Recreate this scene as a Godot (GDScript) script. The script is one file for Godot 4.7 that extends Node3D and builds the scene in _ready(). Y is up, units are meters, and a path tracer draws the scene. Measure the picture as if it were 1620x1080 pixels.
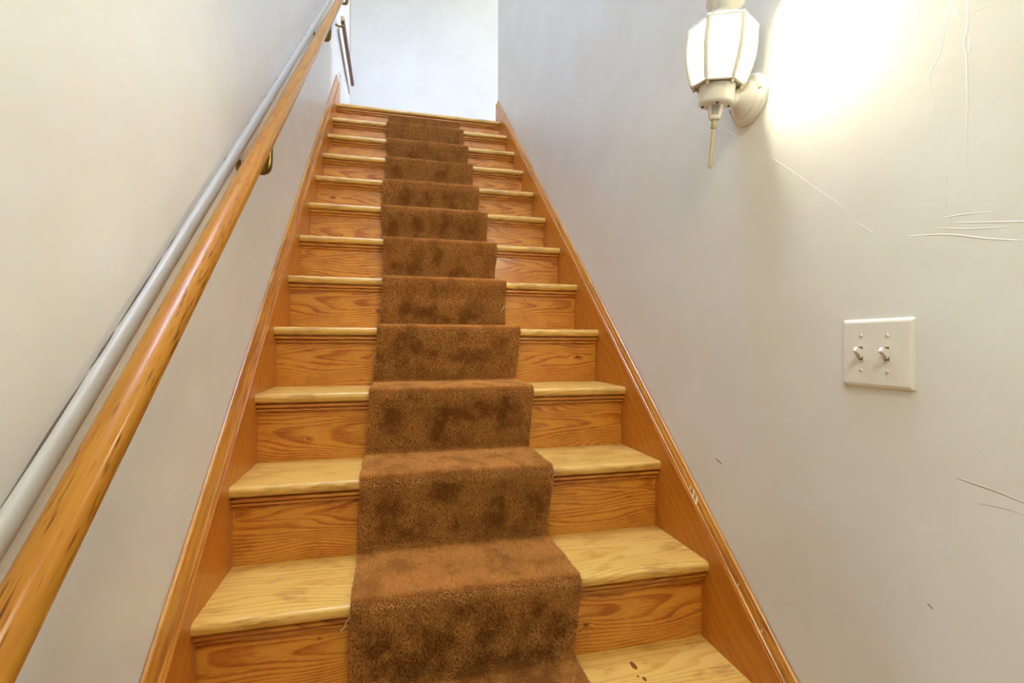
extends Node3D

# ---- measured layout, metres -------------------------------------------------
const SKY_E := 43.0
const SCONCE_E := 0.45
const FILL_E := 1.45
const RISE := 0.19294
const RUN := 0.21613
const WIDE := 1.1115          # between the two stringers
const NOSE1 := -1.0232        # front of the first full tread in view
const WALL_L := -0.02
const WALL_R := 1.1315
const FLOOR := -0.3734        # lower hall floor
const LANDING := 2.3278
const NY := 0.74599           # direction square to the stair slope, in the wall plane
const NZ := 0.66595
const FAR := -4.65            # wall at the end of the landing
const RIGHT_END := -3.56      # the right-hand stair wall ends here and the upper hall opens
const SKY_X0 := 0.13
const SKY_X1 := 0.98
const SKY_Z0 := -1.75
const SKY_Z1 := -0.7
const LOW_CEILING := 2.05
const TOP := 4.75             # upper ceiling

var mats := {}
var rng := RandomNumberGenerator.new()


func _ready() -> void:
	rng.seed = 11
	# camera
	var cam := Camera3D.new()
	cam.name = "camera"
	cam.fov = 70.36
	cam.near = 0.03
	cam.far = 60.0
	add_child(cam)
	cam.position = Vector3(0.3655, 0.7363, 0.0)
	cam.rotation = Vector3(0.0019, -0.2424, 0.0025)
	cam.current = true
	# sky, exposure
	var env := Environment.new()
	env.background_mode = Environment.BG_SKY
	var sky := Sky.new()
	var sm := ProceduralSkyMaterial.new()
	sm.sky_top_color = Color(0.70, 0.77, 0.95)
	sm.sky_horizon_color = Color(0.89, 0.92, 0.99)
	sm.ground_horizon_color = Color(0.80, 0.84, 0.90)
	sm.ground_bottom_color = Color(0.55, 0.56, 0.56)
	sm.sky_energy_multiplier = 1.0
	sky.sky_material = sm
	env.sky = sky
	env.background_energy_multiplier = SKY_E
	env.tonemap_mode = Environment.TONE_MAPPER_LINEAR
	env.tonemap_exposure = 1.17
	env.sdfgi_enabled = true
	env.ssao_enabled = true
	env.ssil_enabled = true
	var we := WorldEnvironment.new()
	we.name = "environment"
	we.environment = env
	add_child(we)

	make_materials()
	build_room()
	build_stairs()
	build_runner()
	build_handrail()
	build_landing()
	build_lantern()
	build_switch()
	build_fill_lamp()
	build_wall_marks()


# ---- nodes -------------------------------------------------------------------
func mesh_node(called: String, mesh: Mesh, m: Material, parent: Node) -> MeshInstance3D:
	var o := MeshInstance3D.new()
	o.name = called
	o.mesh = mesh
	o.material_override = m
	parent.add_child(o, true)
	return o


func thing(called: String, label: String, category: String, at: Vector3) -> Node3D:
	var o := Node3D.new()
	o.name = called
	add_child(o, true)
	o.position = at
	o.set_meta("label", label)
	o.set_meta("category", category)
	return o


func structure(called: String, st: SurfaceTool, m: Material, label: String, category: String) -> MeshInstance3D:
	var o := mesh_node(called, st.commit(), m, self)
	o.set_meta("kind", "structure")
	o.set_meta("label", label)
	o.set_meta("category", category)
	return o


# ---- shapes ------------------------------------------------------------------
func mb() -> SurfaceTool:
	var st := SurfaceTool.new()
	st.begin(Mesh.PRIMITIVE_TRIANGLES)
	return st


func vert(st: SurfaceTool, p: Vector3, n: Vector3, uv: Vector2) -> void:
	st.set_normal(n)
	st.set_uv(uv)
	st.add_vertex(p)


func tri(st: SurfaceTool, p: Array, n: Array, uv: Array) -> void:
	var f: Vector3 = (p[1] - p[0]).cross(p[2] - p[0])
	var order := [0, 1, 2] if f.dot(n[0] + n[1] + n[2]) < 0.0 else [0, 2, 1]
	for k in order:
		vert(st, p[k], n[k], uv[k])


func quad(st: SurfaceTool, p: Array, n: Array, uv: Array) -> void:
	tri(st, [p[0], p[1], p[2]], [n[0], n[1], n[2]], [uv[0], uv[1], uv[2]])
	tri(st, [p[0], p[2], p[3]], [n[0], n[2], n[3]], [uv[0], uv[2], uv[3]])


func flat(st: SurfaceTool, a: Vector3, b: Vector3, c: Vector3, d: Vector3, n: Vector3, uvs: Array = []) -> void:
	var t: Array = uvs if uvs else [Vector2(0, 0), Vector2(1, 0), Vector2(1, 1), Vector2(0, 1)]
	quad(st, [a, b, c, d], [n, n, n, n], t)


func box(st: SurfaceTool, lo: Vector3, hi: Vector3) -> void:
	var v := []
	for k in 8:
		v.append(Vector3(hi.x if k & 1 else lo.x, hi.y if k & 2 else lo.y, hi.z if k & 4 else lo.z))
	flat(st, v[0], v[2], v[6], v[4], Vector3.LEFT)
	flat(st, v[1], v[3], v[7], v[5], Vector3.RIGHT)
	flat(st, v[0], v[1], v[5], v[4], Vector3.DOWN)
	flat(st, v[2], v[3], v[7], v[6], Vector3.UP)
	flat(st, v[0], v[1], v[3], v[2], Vector3.FORWARD)
	flat(st, v[4], v[5], v[7], v[6], Vector3.BACK)


# normals of an open or closed 2-D outline, split where it turns sharply: per edge [normal at start, normal at end]
func edge_normals(pts: PackedVector2Array, closed: bool, outward: float, crease := 0.72) -> Array:
	var n := pts.size()
	var edges := n if closed else n - 1
	var face := []
	for i in edges:
		var d := (pts[(i + 1) % n] - pts[i]).normalized()
		face.append(Vector2(d.y, -d.x) * outward)
	var out := []
	for i in edges:
		var pair := []
		for side in [-1, 1]:
			var k: int = i + side
			var other: Vector2 = face[i]
			if closed:
				other = face[(k + edges) % edges]
			elif k >= 0 and k < edges:
				other = face[k]
			pair.append((face[i] + other).normalized() if face[i].dot(other) > crease else face[i])
		out.append(pair)
	return out


func turning(pts: PackedVector2Array) -> float:
	var a := 0.0
	for i in pts.size():
		a += pts[i].cross(pts[(i + 1) % pts.size()])
	return 1.0 if a > 0.0 else -1.0


# a closed outline pushed from a to b; outline x runs along p, outline y along q. u = metres along, v = metres round the outline
func sweep(st: SurfaceTool, pts: PackedVector2Array, a: Vector3, b: Vector3, p: Vector3, q: Vector3, uv_scale := Vector2(1, 1), uv_off := Vector2.ZERO, pieces := 1) -> void:
	var en := edge_normals(pts, true, turning(pts))
	var along := a.distance_to(b)
	var v := 0.0
	for i in pts.size():
		var p0 := pts[i]
		var p1 := pts[(i + 1) % pts.size()]
		var v1 := v + p0.distance_to(p1)
		var n0: Vector3 = p * en[i][0].x + q * en[i][0].y
		var n1: Vector3 = p * en[i][1].x + q * en[i][1].y
		for k in pieces:
			var t0 := float(k) / pieces
			var t1 := float(k + 1) / pieces
			var s0 := a.lerp(b, t0)
			var s1 := a.lerp(b, t1)
			quad(st, [s0 + p * p0.x + q * p0.y, s1 + p * p0.x + q * p0.y, s1 + p * p1.x + q * p1.y, s0 + p * p1.x + q * p1.y], [n0, n0, n1, n1],
				[Vector2(along * t0, v) * uv_scale + uv_off, Vector2(along * t1, v) * uv_scale + uv_off, Vector2(along * t1, v1) * uv_scale + uv_off, Vector2(along * t0, v1) * uv_scale + uv_off])
		v = v1
	var ids := Geometry2D.triangulate_polygon(pts)
	var dir := (b - a).normalized()
	for e in [[a, -dir], [b, dir]]:
		for k in range(0, ids.size(), 3):
			var c := []
			var t := []
			for j in 3:
				var w := pts[ids[k + j]]
				c.append(e[0] + p * w.x + q * w.y)
				t.append(w * uv_scale + uv_off)
			tri(st, c, [e[1], e[1], e[1]], t)


# outline (radius, height) spun round the axis through at
func lathe(st: SurfaceTool, pts: PackedVector2Array, at: Vector3, axis := Vector3.UP, segs := 32, squash := Vector2(1, 1)) -> void:
	var s := axis.cross(Vector3(0.31, 0.2, 0.93)).normalized() if absf(axis.y) < 0.9 else Vector3.RIGHT
	if absf(axis.y) < 0.9:
		s = Vector3.UP - axis * axis.y
		s = s.normalized()
	var t := axis.cross(s).normalized()
	var en := edge_normals(pts, false, 1.0)
	# outward is the side away from the axis for a profile that runs upwards
	for i in pts.size() - 1:
		for k in segs:
			var a0 := TAU * k / segs
			var a1 := TAU * (k + 1) / segs
			var c := []
			var nn := []
			var uv := []
			for w in [[i, a0, 0], [i, a1, 0], [i + 1, a1, 1], [i + 1, a0, 1]]:
				var d: Vector3 = s * cos(w[1]) * squash.x + t * sin(w[1]) * squash.y
				var pt: Vector2 = pts[w[0]]
				var nm: Vector2 = en[i][w[2]]
				c.append(at + d * pt.x + axis * pt.y)
				nn.append((d * nm.x + axis * nm.y).normalized())
				uv.append(Vector2(w[1] / TAU, pt.y * 4.0))
			quad(st, c, nn, uv)


# round bar along points, radius for each point
func tube(st: SurfaceTool, path: Array, radii: Array, segs := 12, squash := 1.0) -> void:
	var frames := []
	var up := Vector3(0.13, 0.97, 0.2).normalized()
	for i in path.size():
		var d: Vector3 = (path[mini(i + 1, path.size() - 1)] - path[maxi(i - 1, 0)]).normalized()
		if absf(d.dot(up)) > 0.95:
			up = Vector3(0.95, 0.1, 0.2).normalized()
		var s := d.cross(up).normalized()
		up = s.cross(d).normalized()
		frames.append([s, up, d])
	for i in path.size() - 1:
		for k in segs:
			var c := []
			var nn := []
			var uv := []
			for w in [[i, k], [i, k + 1], [i + 1, k + 1], [i + 1, k]]:
				var f: Array = frames[w[0]]
				var a: float = TAU * w[1] / segs
				var n: Vector3 = f[0] * cos(a) + f[1] * sin(a) * squash
				c.append(path[w[0]] + n * radii[w[0]])
				nn.append(n.normalized())
				uv.append(Vector2(w[0] * 0.1, float(w[1]) / segs))
			quad(st, c, nn, uv)
	for e in [0, path.size() - 1]:
		var f: Array = frames[e]
		var n: Vector3 = -f[2] if e == 0 else f[2]
		for k in segs:
			var a0 := TAU * k / segs
			var a1 := TAU * (k + 1) / segs
			tri(st, [path[e], path[e] + (f[0] * cos(a0) + f[1] * sin(a0) * squash) * radii[e], path[e] + (f[0] * cos(a1) + f[1] * sin(a1) * squash) * radii[e]], [n, n, n], [Vector2.ZERO, Vector2(1, 0), Vector2(0, 1)])


func smooth_path(pts: Array, per := 6) -> Array:
	var c := Curve3D.new()
	for i in pts.size():
		var d: Vector3 = (pts[mini(i + 1, pts.size() - 1)] - pts[maxi(i - 1, 0)]) / 6.0
		c.add_point(pts[i], -d, d)
	var out := []
	for i in (pts.size() - 1) * per + 1:
		out.append(c.sample(mini(i / per, pts.size() - 2), (i % per) / float(per) if i < (pts.size() - 1) * per else 1.0))
	return out


# stack of rounded rectangles [width, height, corner, level], spanned by p and q and rising along n
func plate(st: SurfaceTool, at: Vector3, p: Vector3, q: Vector3, n: Vector3, loops: Array, corner_steps := 5) -> void:
	var rings := []
	for l in loops:
		var ring := []
		for cnr in 4:
			var sx := 1.0 if cnr == 0 or cnr == 3 else -1.0
			var sy := 1.0 if cnr < 2 else -1.0
			var cx: float = sx * (l[0] / 2.0 - l[2])
			var cy: float = sy * (l[1] / 2.0 - l[2])
			for k in corner_steps + 1:
				var a := PI / 2.0 * (cnr + float(k) / corner_steps)
				ring.append([at + p * (cx + cos(a) * l[2]) + q * (cy + sin(a) * l[2]) + n * l[3], p * cos(a) + q * sin(a)])
		rings.append(ring)
	var m: int = rings[0].size()
	for i in rings.size() - 1:
		var run: float = (loops[i][0] - loops[i + 1][0]) / 2.0
		var rise: float = loops[i + 1][3] - loops[i][3]
		for k in m:
			var j := (k + 1) % m
			var n0: Vector3 = (rings[i][k][1] * rise + n * run).normalized()
			var n1: Vector3 = (rings[i][j][1] * rise + n * run).normalized()
			quad(st, [rings[i][k][0], rings[i][j][0], rings[i + 1][j][0], rings[i + 1][k][0]], [n0, n1, n1, n0], [Vector2(0, 0), Vector2(1, 0), Vector2(1, 1), Vector2(0, 1)])
	var last: Array = rings[rings.size() - 1]
	var mid: Vector3 = at + n * loops[loops.size() - 1][3]
	for k in m:
		tri(st, [mid, last[k][0], last[(k + 1) % m][0]], [n, n, n], [Vector2.ZERO, Vector2(1, 0), Vector2(0, 1)])


# ---- materials ---------------------------------------------------------------
func srgb(r: float, g: float, b: float) -> Color:
	return Color(r / 255.0, g / 255.0, b / 255.0)


func plain(called: String, c: Color, rough: float, metal := 0.0, spec := 0.5) -> StandardMaterial3D:
	var m := StandardMaterial3D.new()
	m.resource_name = called
	m.albedo_color = c
	m.roughness = rough
	m.metallic = metal
	m.metallic_specular = spec
	mats[called] = m
	return m


func noise_bytes(w: int, h: int, shrink_x: int, shrink_y: int, freq: float, sd: int, octaves := 3) -> PackedByteArray:
	var f := FastNoiseLite.new()
	f.noise_type = FastNoiseLite.TYPE_SIMPLEX_SMOOTH
	f.seed = sd
	f.frequency = freq
	f.fractal_octaves = octaves
	var im := f.get_seamless_image(w / shrink_x, h / shrink_y, false, false, 0.15)
	im.convert(Image.FORMAT_L8)
	im.resize(w, h, Image.INTERPOLATE_CUBIC)
	return im.get_data()


# a varnished pine board seen flat: rings of a log cut lengthwise. spots: [u, v, size] knots in 0..1
func wood_texture(w: int, h: int, long: float, across: float, sd: int, pale: Color, dark: Color, ring: float, grime: float, knots: Array, streaks := 0.0) -> ImageTexture:
	var r := RandomNumberGenerator.new()
	r.seed = sd
	var bend := noise_bytes(w, h, 16, 4, 0.035, sd + 1, 2)
	var fine := noise_bytes(w, h, 8, 1, 0.22, sd + 2, 3)
	var blot := noise_bytes(w, h, 8, 4, 0.05, sd + 3, 4)
	var worn := noise_bytes(w, h, 4, 2, 0.03, sd + 4, 4)
	var centre := across * r.randf_range(0.3, 0.7)
	if streaks > 0.0:
		centre = across * 0.5
	var patch := noise_bytes(w, h, 4, 1, 0.16, sd + 6, 3)
	var depth := r.randf_range(0.012, 0.03)
	var tip := r.randf_range(0.2, 0.8)
	var data := PackedByteArray()
	data.resize(w * h * 3)
	var kn := []
	for k in knots:
		kn.append([k[0] * long, k[1] * across, k[2]])
	for x in w:
		var u := float(x) / w * long
		var dep := depth + absf(float(x) / w - tip) * 0.05
		for y in h:
			var v := float(y) / h * across
			var i := y * w + x
			var b := bend[i] / 255.0 - 0.5
			var f := fine[i] / 255.0 - 0.5
			var vv := v - centre + b * 0.045
			var rad := sqrt(vv * vv + dep * dep) + f * 0.0012
			var knot := 0.0
			for k in kn:
				var du: float = (u - k[0]) * 0.45
				var dv: float = v - k[1]
				var dd: float = (du * du + dv * dv) / (k[2] * k[2])
				if dd < 12.0:
					rad += k[2] * 0.9 * exp(-dd * 0.6)
					knot = maxf(knot, exp(-dd * 5.0))
			var t := fposmod(rad / ring, 1.0)
			var late := smoothstep(0.35, 0.9, t) * (1.0 - smoothstep(0.93, 1.0, t))
			late = late * (0.5 + blot[i] / 255.0 * 0.6) + f * 0.45
			var d := clampf(late * 0.85 + (blot[i] / 255.0 - 0.45) * 0.35, 0.0, 1.0)
			var c := pale.lerp(dark, d)
			if knot > 0.02:
				c = c.lerp(Color(dark.r * 0.45, dark.g * 0.35, dark.b * 0.3), knot * 0.85)
			if grime > 0.0:
				var g := smoothstep(0.52, 0.9, worn[i] / 255.0 + f * 0.45) * grime
				c = c.lerp(Color(c.r * 0.78, c.g * 0.71, c.b * 0.64), g)
			if streaks > 0.0:
				var low := 1.0 - smoothstep(0.10, 0.42, float(x) / w)
				var s := smoothstep(0.58, 0.78, patch[i] / 255.0 * 0.7 + blot[i] / 255.0 * 0.3) * (0.04 + low) * streaks
				c = c.lerp(Color(c.r * 0.42, c.g * 0.36, c.b * 0.22), clampf(s, 0.0, 0.85))
			data[i * 3] = int(clampf(c.r, 0, 1) * 255.0)
			data[i * 3 + 1] = int(clampf(c.g, 0, 1) * 255.0)
			data[i * 3 + 2] = int(clampf(c.b, 0, 1) * 255.0)
	return ImageTexture.create_from_image(Image.create_from_data(w, h, false, Image.FORMAT_RGB8, data))


func wood_material(called: String, tex: Texture2D, rough: float) -> StandardMaterial3D:
	var m := plain(called, Color.WHITE, rough)
	m.albedo_texture = tex
	m.clearcoat_enabled = true
	m.clearcoat = 0.3
	m.clearcoat_roughness = 0.22
	return m


# paint on old plaster: faint yellowed patches and a trowelled surface
func paint(called: String, c: Color, rough: float, bump: float, sd: int) -> StandardMaterial3D:
	var m := plain(called, Color.WHITE, rough)
	var size := 512
	var a := noise_bytes(size, size, 2, 2, 0.012, sd, 4)
	var b := noise_bytes(size, size, 1, 1, 0.03, sd + 5, 4)
	var data := PackedByteArray()
	data.resize(size * size * 3)
	for i in size * size:
		var p := a[i] / 255.0 - 0.5
		var q := b[i] / 255.0 - 0.5
		data[i * 3] = int(clampf(c.r + p * 0.025 + q * 0.012, 0, 1) * 255.0)
		data[i * 3 + 1] = int(clampf(c.g + p * 0.035 + q * 0.012, 0, 1) * 255.0)
		data[i * 3 + 2] = int(clampf(c.b + p * 0.045 + q * 0.014, 0, 1) * 255.0)
	m.albedo_texture = ImageTexture.create_from_image(Image.create_from_data(size, size, false, Image.FORMAT_RGB8, data))
	var f := FastNoiseLite.new()
	f.noise_type = FastNoiseLite.TYPE_SIMPLEX_SMOOTH
	f.seed = sd + 9
	f.frequency = 0.011
	f.fractal_octaves = 5
	f.fractal_gain = 0.42
	var im := f.get_seamless_image(1024, 1024, false, false, 0.1)
	im.convert(Image.FORMAT_L8)
	im.bump_map_to_normal_map(bump)
	m.normal_enabled = true
	m.normal_texture = ImageTexture.create_from_image(im)
	m.normal_scale = 0.10
	m.uv1_triplanar = true
	m.uv1_world_triplanar = true
	m.uv1_scale = Vector3(0.8, 0.8, 0.8)
	return m


func make_materials() -> void:
	paint("wall_paint", srgb(224, 223, 212), 0.34, 6.0, 21)
	paint("ceiling_paint", srgb(232, 231, 226), 0.7, 4.0, 31)
	plain("white_metal", srgb(228, 225, 214), 0.38)
	plain("switch_white", srgb(226, 222, 208), 0.3)
	plain("switch_shadow_gap", srgb(120, 110, 92), 0.7)
	plain("white_trim", srgb(214, 208, 192), 0.32)
	plain("brass", srgb(122, 98, 48), 0.3, 1.0)
	plain("lamp_brass", srgb(200, 184, 142), 0.45, 0.6)
	plain("dark_steel", srgb(72, 70, 66), 0.4, 1.0)
	plain("sensor_lens", srgb(150, 146, 140), 0.25)
	plain("bulb_plastic", srgb(226, 224, 218), 0.4)
	plain("print_grey", srgb(150, 148, 142), 0.6)
	plain("grime", srgb(98, 84, 64), 0.8)
	plain("pencil", srgb(92, 84, 78), 0.8)
	plain("smudge", srgb(196, 188, 168), 0.6)
	plain("flaked_paint", srgb(236, 230, 206), 0.6)
	plain("dark_rail_wood", srgb(112, 72, 56), 0.35)
	plain("lint", srgb(222, 208, 180), 0.8)
	plain("varnish_drip", srgb(136, 76, 30), 0.3)
	plain("hall_floor", srgb(150, 104, 58), 0.4)
	var glass := plain("lantern_glass", Color(0.97, 0.98, 0.97, 0.06), 0.04)
	glass.transparency = BaseMaterial3D.TRANSPARENCY_ALPHA
	var pane := plain("window_glass", Color(0.97, 0.98, 0.98, 0.03), 0.02)
	pane.transparency = BaseMaterial3D.TRANSPARENCY_ALPHA
	var glow := plain("bulb_glow", Color(1, 0.97, 0.9), 0.4)
	glow.emission_enabled = true
	glow.emission = Color(1.0, 0.93, 0.78)
	glow.emission_energy_multiplier = 3.0
	var shade := plain("fill_glow", Color(1, 0.97, 0.92), 0.5)
	shade.emission_enabled = true
	shade.emission = Color(1.0, 0.92, 0.8)
	shade.emission_energy_multiplier = 1.0
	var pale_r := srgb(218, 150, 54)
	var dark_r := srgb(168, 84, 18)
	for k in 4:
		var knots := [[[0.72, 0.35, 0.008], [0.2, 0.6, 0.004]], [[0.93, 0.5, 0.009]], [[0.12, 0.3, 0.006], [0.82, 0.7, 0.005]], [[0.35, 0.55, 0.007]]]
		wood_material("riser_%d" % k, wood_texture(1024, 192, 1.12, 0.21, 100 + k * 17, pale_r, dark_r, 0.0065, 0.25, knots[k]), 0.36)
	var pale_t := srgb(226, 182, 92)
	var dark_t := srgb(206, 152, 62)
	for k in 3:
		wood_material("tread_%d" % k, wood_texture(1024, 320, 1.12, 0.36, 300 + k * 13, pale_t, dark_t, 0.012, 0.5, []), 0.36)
	wood_material("stringer", wood_texture(2048, 128, 2.4, 0.3, 401, srgb(194, 120, 36), srgb(178, 100, 26), 0.03, 0.2, []), 0.3)
	mats.stringer.clearcoat = 0.05
	wood_material("moulding", wood_texture(2048, 64, 2.4, 0.09, 421, srgb(204, 140, 54), srgb(162, 94, 28), 0.02, 0.35, []), 0.3)
	mats.moulding.clearcoat = 0.4
	mats.moulding.clearcoat_roughness = 0.15
	wood_material("rail", wood_texture(2048, 192, 5.6, 0.129, 441, srgb(176, 120, 40), srgb(162, 102, 30), 0.014, 0.2, [], 0.75), 0.22)
	mats.rail.clearcoat = 0.0
	mats.rail.metallic_specular = 0.3
	var pile := plain("carpet_pile", Color.WHITE, 0.95, 0.0, 0.2)
	pile.vertex_color_use_as_albedo = true
	plain("carpet_backing", srgb(150, 92, 40), 1.0, 0.0, 0.1)
	# painted rail moulding, greyer than the wall paint
	var w := paint("greyish_paint", srgb(188, 180, 158), 0.4, 8.0, 61)
	w.uv1_scale = Vector3(3, 3, 3)


# ---- the room ----------------------------------------------------------------
func build_room() -> void:
	var wp: Material = mats.wall_paint
	var cp: Material = mats.ceiling_paint
	var back := 2.4
	var st := mb()
	box(st, Vector3(WALL_L - 0.12, FLOOR - 0.2, FAR), Vector3(WALL_L, TOP, -0.33))
	box(st, Vector3(WALL_L - 0.12, FLOOR - 0.2, -0.33), Vector3(WALL_L, LOW_CEILING + 0.2, back))
	structure("wall_left", st, wp, "long glossy off-white plaster wall left of the stairs", "wall")
	st = mb()
	box(st, Vector3(WALL_R, FLOOR - 0.2, RIGHT_END), Vector3(WALL_R + 0.12, TOP, -0.33))
	box(st, Vector3(WALL_R, FLOOR - 0.2, -0.33), Vector3(WALL_R + 0.12, LOW_CEILING + 0.2, back))
	structure("wall_right", st, wp, "off-white cracked plaster wall right of the stairs, carrying the lantern", "wall")
	st = mb()
	box(st, Vector3(WALL_L - 0.12, FLOOR - 0.2, FAR - 0.12), Vector3(3.6, TOP, FAR))
	structure("wall_far", st, wp, "plain white wall across the top of the stairs", "wall")
	st = mb()
	box(st, Vector3(WALL_L - 0.12, FLOOR - 0.2, back), Vector3(WALL_R + 0.12, LOW_CEILING + 0.2, back + 0.12))
	structure("wall_back", st, wp, "wall of the lower hall behind the camera", "wall")
	st = mb()
	box(st, Vector3(WALL_L - 0.12, FLOOR - 0.2, -0.58), Vector3(WALL_R + 0.12, FLOOR, back))
	structure("floor", st, mats.hall_floor, "wooden floor of the lower hall at the stair foot", "floor")
	st = mb()
	box(st, Vector3(WALL_L, LANDING - 0.22, FAR), Vector3(WALL_R, LANDING, -3.44))
	box(st, Vector3(WALL_R, LANDING - 0.22, FAR), Vector3(3.48, LANDING, RIGHT_END))
	structure("floor_upper", st, mats.hall_floor, "wooden floor of the landing at the stair top", "floor")
	st = mb()
	box(st, Vector3(WALL_L - 0.12, TOP, FAR - 0.12), Vector3(3.6, TOP + 0.12, SKY_Z0))
	box(st, Vector3(WALL_L - 0.12, TOP, SKY_Z1), Vector3(WALL_R + 0.12, TOP + 0.12, -0.33))
	box(st, Vector3(WALL_L - 0.12, TOP, SKY_Z0), Vector3(SKY_X0, TOP + 0.12, SKY_Z1))
	box(st, Vector3(SKY_X1, TOP, SKY_Z0), Vector3(WALL_R + 0.12, TOP + 0.12, SKY_Z1))
	structure("ceiling", st, cp, "white ceiling over the stairwell and landing", "ceiling")
	# the lower hall is a low lean-to: its roof meets the front wall of the upper storey
	st = mb()
	box(st, Vector3(WALL_L, LOW_CEILING, -0.45), Vector3(WALL_R, LOW_CEILING + 0.2, back))
	structure("ceiling_lower", st, cp, "low white ceiling of the lower hall above the camera", "ceiling")
	st = mb()
	box(st, Vector3(WALL_L, LOW_CEILING + 0.2, -0.45), Vector3(WALL_R, TOP, -0.33))
	structure("wall_front", st, wp, "white front wall high over the stair foot", "wall")
	window("window_2", "added white skylight, unseen, in the ceiling above the stairs", Vector3((SKY_X0 + SKY_X1) / 2, TOP + 0.06, SKY_Z1), Vector3(-PI / 2, PI / 2, 0), (SKY_X1 - SKY_X0) / 2, SKY_Z1 - SKY_Z0)  # opening added out of view to light the treads from above
	# upper hall to the right, with a window at its end
	st = mb()
	box(st, Vector3(WALL_R + 0.12, LANDING - 0.22, RIGHT_END), Vector3(3.6, TOP, RIGHT_END + 0.12))
	structure("wall_hall", st, wp, "white wall of the upper hall round the corner", "wall")
	var y0 := 2.75
	var y1 := 4.55
	var z0 := FAR + 0.12
	var z1 := RIGHT_END - 0.12
	st = mb()
	box(st, Vector3(3.48, LANDING - 0.22, FAR), Vector3(3.6, y0, RIGHT_END))
	box(st, Vector3(3.48, y1, FAR), Vector3(3.6, TOP, RIGHT_END))
	box(st, Vector3(3.48, y0, FAR), Vector3(3.6, y1, z0))
	box(st, Vector3(3.48, y0, z1), Vector3(3.6, y1, RIGHT_END))
	structure("wall_hall_end", st, wp, "white end wall of the upper hall with the daylight window", "wall")
	window("window_1", "white window at the end of the upper hall", Vector3(3.54, y0, (z0 + z1) / 2), Vector3.ZERO, (z1 - z0) / 2, y1 - y0)


func window(called: String, label: String, at: Vector3, turn: Vector3, hw: float, hh: float) -> void:
	var win := Node3D.new()
	win.name = called
	add_child(win)
	win.position = at
	win.rotation = turn
	win.set_meta("kind", "structure")
	win.set_meta("label", label)
	win.set_meta("category", "window")
	var st: SurfaceTool
	for f in [[Vector3(-0.03, 0, -hw), Vector3(0.03, hh, -hw + 0.045)], [Vector3(-0.03, 0, hw - 0.045), Vector3(0.03, hh, hw)], [Vector3(-0.03, 0, -hw + 0.045), Vector3(0.03, 0.05, hw - 0.045)], [Vector3(-0.03, hh - 0.05, -hw + 0.045), Vector3(0.03, hh, hw - 0.045)], [Vector3(-0.03, hh / 2 - 0.025, -hw + 0.045), Vector3(0.03, hh / 2 + 0.025, hw - 0.045)]]:
		st = mb()
		box(st, f[0], f[1])
		mesh_node("window_frame", st.commit(), mats.white_trim, win)
	for k in 2:
		st = mb()
		var b := 0.05 if k == 0 else hh / 2 + 0.025
		box(st, Vector3(-0.002, b, -hw + 0.045), Vector3(0.002, b + hh / 2 - 0.075, hw - 0.045))
		mesh_node("pane", st.commit(), mats.window_glass, win)


# ---- stairs ------------------------------------------------------------------
func nose_z(i: int) -> float:
	return NOSE1 - RUN * (i - 1)


func on_slope(n: float, z: float) -> float:
	return (n - NZ * z) / NY


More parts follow.
